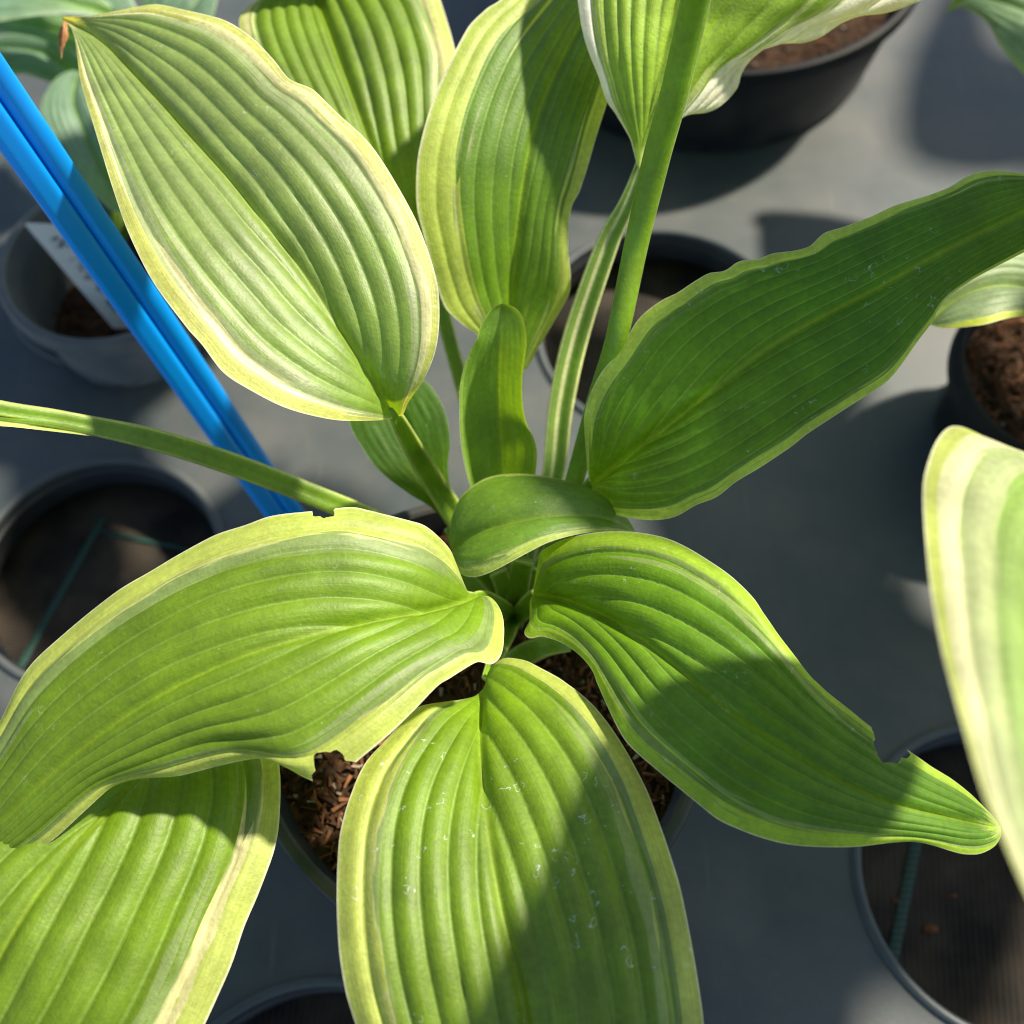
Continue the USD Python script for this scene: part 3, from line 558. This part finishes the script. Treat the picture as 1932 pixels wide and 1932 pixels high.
# long stalk running out at the left, with the rolled start of its blade
stalk(hosta, 'leaf_stalk', stem_m, [(-140, 740, .245), (0, 775, .236), (120, 793, .226), (300, 832, .208), (450, 880, .192), (600, 938, .175), (760, 1010, .150), (900, 1110, .130), CR], [46, 40, 36, 42, 43, 42, 42, 40, 36], flat=.8, channel=.25, off=HO, label='long smooth leaf stalk reaching out at the left edge')
leaf(hosta, LM(14, k2=1.2, cream=(.5, .58, .2), yel=(.4, .5, .1)), [(205, 822, .2145), (120, 806, .222), (40, 795, .230), (-60, 780, .238), (-160, 765, .245)], [(160, 812), (100, 797), (20, 785), (-70, 768)], [(170, 822), (110, 815), (30, 806), (-60, 800)], nv=3, ml=.3, mr=.3, off=HO, corr=.3, nt=60, nu=20, label='rolled pale start of the blade on the long left stalk')
for k, (x1, y1, z1, w1) in enumerate([(940, 1080, .165, 36), (985, 1060, .17, 46), (1012, 1075, .165, 24)]):
    stalk(hosta, 'leaf_stalk', stem_m, [(x1, y1, z1), ((x1 + 968) / 2, 1120, .145), (968 + k * 8 - 8, 1185, .118)], [w1, w1, w1 * .8], off=HO, flat=.6)

# ------------------------------------------------------------------ neighbouring plants
blue = leaf_mat('hosta_blue_leaf', dark=(.16, .27, .17), mid=(.20, .31, .19), yel=(.24, .36, .20), cream=(.30, .42, .26), seed=51, vein=.2, rough=.5, trans=.3, tcol=(1.0, 1.5, .5))
n1, O1 = thing('hosta_plant', 'blue-green hosta in the grey-rimmed pot at the upper left corner', 'plant', at(198, 485, .03))
leaf(n1, blue, [(215, 30, .115), (150, 8, .123), (60, -12, .128), (-60, -30, .125), (-160, -30, .12)], [(190, 30), (110, 26), (50, 32), (0, 40), (-100, 50)], [(205, 5), (170, -20), (100, -80), (0, -110), (-90, -90)], nv=5, ml=.08, mr=.08, off=O1, corr=.6, nt=100, nu=40)
leaf(n1, blue, [(175, 90, .095), (130, 66, .100), (60, 48, .102), (0, 36, .10), (-100, 20, .09)], [(160, 105), (120, 92), (60, 68), (0, 60), (-70, 45)], [(165, 60), (130, 35), (60, 10), (0, 0), (-60, 0)], nv=5, ml=.04, mr=.04, off=O1, corr=.5, nt=100, nu=40)
leaf(n1, blue, [(180, 190, .06), (130, 130, .075), (70, 95, .08), (0, 90, .078), (-70, 95, .07)], [(150, 172), (110, 160), (50, 140), (-10, 150)], [(170, 140), (140, 100), (75, 68), (0, 66)], nv=5, ml=.05, mr=.05, off=O1, corr=.6, nt=100, nu=40)
leaf(n1, blue, [(255, 400, .07), (200, 330, .085), (165, 260, .095), (140, 200, .10), (150, 132, .095)], [(215, 398), (190, 380), (130, 320), (90, 250), (77, 205), (95, 160), (120, 138)], [(280, 380), (260, 300), (220, 220), (190, 160), (170, 135)], nv=5, ml=.05, mr=.05, off=O1, corr=.6, nt=100, nu=40)
leaf(n1, blue, [(270, 110, .085), (240, 60, .10), (190, 10, .11), (150, -50, .105)], [(240, 100), (190, 50), (150, 10), (130, -30)], [(280, 70), (260, 20), (240, -20), (190, -60)], nv=5, ml=.05, mr=.05, off=O1, corr=.5, nt=90, nu=40)
leaf(n1, blue, [(290, 140, .08), (330, 60, .10), (370, 0, .11), (410, -60, .11)], [(270, 90), (262, 40), (270, -10), (320, -70)], [(340, 110), (385, 60), (405, 20), (412, -20)], nv=5, ml=.05, mr=.05, off=O1, corr=.6, nt=90, nu=40)
for a in [((215, 30, .114), 30), ((180, 190, .06), 26), ((255, 400, .07), 26), ((270, 110, .084), 26), ((290, 140, .08), 26), ((175, 90, .094), 26)]:
    stalk(n1, 'leaf_stalk', stem_m, [a[0], (a[0][0] * .5 + 110, a[0][1] * .5 + 230, a[0][2] * .5 + .02), (225, 500, .022)], [a[1] * .6, a[1] * .6, a[1] * .6], off=O1)

n2, O2 = thing('hosta_plant', 'hosta at the right edge whose yellow-margined leaf stands close and blurred', 'plant', at(2030, 700, .055))
near = LM(15, k2=2.7, dark=(.24, .36, .09), mid=(.36, .42, .19), yel=(.42, .48, .10), cream=(.56, .56, .32), cin=.5)
leaf(n2, near, [(2230, 830, .262), (2150, 1000, .292), (2080, 1200, .318), (2050, 1400, .340), (2040, 1650, .358), (2050, 1900, .365)],
     [(2080, 835), (1960, 858), (1880, 835), (1835, 812), (1800, 803), (1775, 820), (1755, 860), (1742, 920), (1745, 1000), (1755, 1100), (1770, 1190), (1790, 1275), (1820, 1380), (1850, 1480), (1895, 1590), (1940, 1690), (2000, 1800)],
     [(2330, 900), (2400, 1100), (2400, 1400), (2300, 1700), (2150, 1850)], nv=6, ml=.14, mr=.12, off=O2, bulge=.10, corr=.8, label='blurred foreground leaf with a yellow and cream margin')
leaf(n2, LM(16, dark=(.22, .31, .14), mid=(.24, .33, .15), yel=(.50, .58, .04), cream=(.55, .62, .1), k2=1.2, vein=.15), [(2090, 640, .165), (2000, 560, .185), (1900, 535, .195), (1820, 555, .195), (1752, 610, .188)],
     [(2080, 620), (2010, 600), (1932, 596), (1895, 602), (1858, 612), (1810, 618), (1780, 619)], [(2050, 540), (1950, 470), (1850, 480), (1780, 560)], nv=5, ml=.14, mr=.1, off=O2, corr=.4, nt=100, nu=50, label='pale leaf beneath the big right leaf, yellow along its lower edge')


def seen(p):
    v = np.asarray(p, float) - EYE; w = v @ FW
    return (966 + FPX * v[0] / w, 966 - FPX * (v @ UP) / w, float(p[2]))


def shade_leaf(parent, m, base, tip, width, z, off, droop=.02, **k):
    """An unseen leaf added only to cast shade, given on the ground plan: base and tip (x, y), arching at height z."""
    b, t_ = np.array(base, float), np.array(tip, float); d = t_ - b; n_ = np.array([-d[1], d[0]]) / np.linalg.norm(d)
    ts = np.linspace(0, 1, 7); zz = z - droop * (2 * ts - .8) ** 2
    mid = [seen([*(b + d * t), h]) for t, h in zip(ts, zz)]
    sh = np.sin(np.pi * ts ** .75) ** .8 * width / 2
    L_ = [seen([*(b + d * t + n_ * w_), h])[:2] for t, h, w_ in list(zip(ts, zz, sh))[1:-1]]
    R_ = [seen([*(b + d * t - n_ * w_), h])[:2] for t, h, w_ in list(zip(ts, zz, sh))[1:-1]]
    return leaf(parent, m, mid, L_, R_, off=off, nt=90, nu=36, corr=.7, **k)


for bb, tt, ww, zz in [((.36, .30), (.17, .16), .14, .315), ((.40, .30), (.27, .06), .15, .33), ((.42, .38), (.33, .20), .15, .35), ((.46, .42), (.50, .17), .21, .36), ((.48, .40), (.43, .24), .14, .345), ((.47, .40), (.30, .53), .17, .33), ((.46, .50), (.27, .60), .14, .33), ((.40, .33), (.15, .28), .15, .42)]:
    shade_leaf(n2, near, bb, tt, ww, zz, O2)  # unseen leaves added to shade the tray and the right-hand leaves
for p_ in [(2230, 830, .26), (2090, 640, .164)]:
    stalk(n2, 'leaf_stalk', stem_m, [p_, (p_[0] * .5 + 1025, p_[1] * .5 + 360, p_[2] * .5 + .035), (2040, 710, .055)], [26, 26, 28], off=O2)

shade_leaf(n1, blue, (-.17, .46), (.02, .53), .13, .24, O1)  # out-of-view leaf added to shade the grey-rimmed pot
n3, O3 = thing('hosta_plant', 'pale leaf tip of a hosta reaching in at the upper right corner', 'plant', at(2250, 60, 0.01))
leaf(n3, LM(17, dark=(.16, .26, .12), mid=(.2, .3, .14), yel=(.2, .3, .08), cream=(.24, .34, .12), k2=1.2, vein=.2), [(2150, 120, .10), (2050, 60, .125), (1940, 20, .135), (1850, -5, .13), (1788, 22, .118)],
     [(2090, 190), (1990, 170), (1932, 140), (1890, 90), (1860, 40), (1825, 18), (1800, 14)], [(2130, 30), (2040, -60), (1930, -90), (1830, -60), (1800, -10)], nv=5, ml=.06, mr=.06, off=O3, corr=.6, nt=100, nu=50)
shade_leaf(n3, blue, (.77, .90), (.56, .73), .17, .42, O3)  # added out of view to shade the upper right of the tray
shade_leaf(n3, blue, (.79, .86), (.69, .64), .15, .41, O3)  # second unseen leaf, added for the same soft shade
stalk(n3, 'leaf_stalk', stem_m, [(2150, 120, .10), (2200, 110, .06), (2250, 60, .008)], [20, 22, 24], off=O3)

# ------------------------------------------------------------------ blue stake, leaning on the tray
A_, B_ = at(-115, 28, .318), at(572, 1020, .0015)
ax = B_ - A_; L_ = np.linalg.norm(ax); ax /= L_
vw = EYE - (A_ + B_) / 2; vw -= ax * (vw @ ax); vw /= np.linalg.norm(vw); sx = np.cross(ax, vw)
hwid = .0092
xs = np.linspace(-1, 1, 61)


def ridge(x):
    left = np.where(x < -.05, .30 * np.sqrt(np.clip(1 - ((x + .55) / .48) ** 2, 0, 1)), 0)
    r = np.clip(1 - np.abs((x - .47) / .53) ** 4, 0, 1) ** .5 * .34
    return np.where(x < -.05, left, r)


top = np.c_[xs, ridge(xs) + .06]; bot = np.c_[xs[::-1], ridge(xs[::-1]) * .9 - .16]
pf = np.vstack([top, bot]) * hwid; pf = pf - [0, .0015]
ks = np.linspace(0, L_, 60)
V = np.concatenate([A_ + ax * k_ + np.outer(pf[:, 0], sx) + np.outer(pf[:, 1], vw) for k_ in ks]); n_ = len(pf)
f = []
for i in range(len(ks) - 1):
    for j in range(n_):
        j2 = (j + 1) % n_; f.append([i * n_ + j, i * n_ + j2, (i + 1) * n_ + j2, (i + 1) * n_ + j])
f = np.array(f); f = np.vstack([f[:, [0, 1, 2]], f[:, [0, 2, 3]]])
h_ = len(xs)
for base_, flip in ((0, 1), ((len(ks) - 1) * n_, 0)):
    for j in range(h_ - 1):
        qd = [base_ + j, base_ + j + 1, base_ + n_ - 2 - j, base_ + n_ - 1 - j]
        f = np.vstack([f, [[qd[0], qd[1], qd[2]], [qd[0], qd[2], qd[3]]] if flip else [[qd[2], qd[1], qd[0]], [qd[3], qd[2], qd[0]]]])
sm = trimesh.Trimesh(V, f, process=False)
if sm.volume < 0:
    f = f[:, ::-1]
obj('plastic_stake', (V, f), 'stake_blue', smooth=50)
tag(stage.GetPrimAtPath('/World/plastic_stake'), 'bright blue ribbed plastic stake leaning diagonally beside the central hosta', 'stake')

# ------------------------------------------------------------------ white label in the grey-rimmed pot
lab, LO = thing('plant_label', 'white plastic label with blurred dark print stuck in the grey-rimmed pot', 'label', at(225, 600, .03))
c1, c2, c3 = at(45, 420, .088), at(126, 424, .086), at(214, 618, .034)
ex = c2 - c1; W_ = np.linalg.norm(ex); ex /= W_
ey = c3 - c1; ey -= ex * (ey @ ex); HL = np.linalg.norm(ey); ey /= HL; ez = np.cross(ex, ey)
if ez @ (EYE - c1) < 0:
    ez = -ez
sk = ((c3 - c1) @ ex) / HL
pl = [(0, 0), (W_, 0), (W_ + sk * HL, HL), (sk * HL, HL)]
from shapely.geometry import Polygon
lm = trimesh.creation.extrude_polygon(Polygon(pl).buffer(-.001).buffer(.001), .0008, engine='earcut')
Tm = np.eye(4); Tm[:3, 0], Tm[:3, 1], Tm[:3, 2], Tm[:3, 3] = ex, ey, ez, c1
lm.apply_transform(Tm); lm.fix_normals()
obj('card', lm, 'label_white', lab, off=LO, smooth=False)
for y0, ln, n_ in ((.12, .10, 3), (.30, .16, 4), (.43, .14, 4), (.60, .16, 4), (.76, .16, 4)):
    ms = []
    for k in range(n_ * 3):
        yy = (y0 + ln * (k / (n_ * 3))) * HL; xx = W_ * (.40 + .38 * random.random()) + sk * yy
        b = trimesh.creation.box([W_ * random.uniform(.10, .26), .0006, .0003]); b.apply_transform(trimesh.transformations.rotation_matrix(random.uniform(-1.2, 1.2), [0, 0, 1]))
        b.apply_translation([xx, yy, .0010]); ms.append(b)
    im = cat(ms); im.apply_transform(Tm)
    obj('print_mark', im, 'ink', lab, off=LO, smooth=False)

# ------------------------------------------------------------------ crumbs of bark on the ground cover
for x, y, s in [(1755, 1752, .0030), (1690, 1700, .0016), (1800, 1690, .0014), (1665, 1790, .0016)]:
    b = trimesh.creation.icosphere(2, s); b.vertices *= [1.3, .7, .5]; b.vertices *= (1 + .7 * (meshkit.fbm(b.vertices / s * 1.7 + x, 3) - .5))[:, None]
    b.apply_translation(at(x, y, ZG + s * .4))
    pth = obj('bark_crumb', b, 'chip_red', smooth=False)
    tag(stage.GetPrimAtPath(pth), {1755: 'largest orange bark crumb on the woven fabric inside the lower right hole', 1690: 'tiny bark crumb beside the green thread in the lower right hole',
        1800: 'tiny bark crumb above the largest crumb in the lower right hole', 1665: 'tiny bark crumb nearest the rim of the lower right hole'}[x], 'bark crumb')
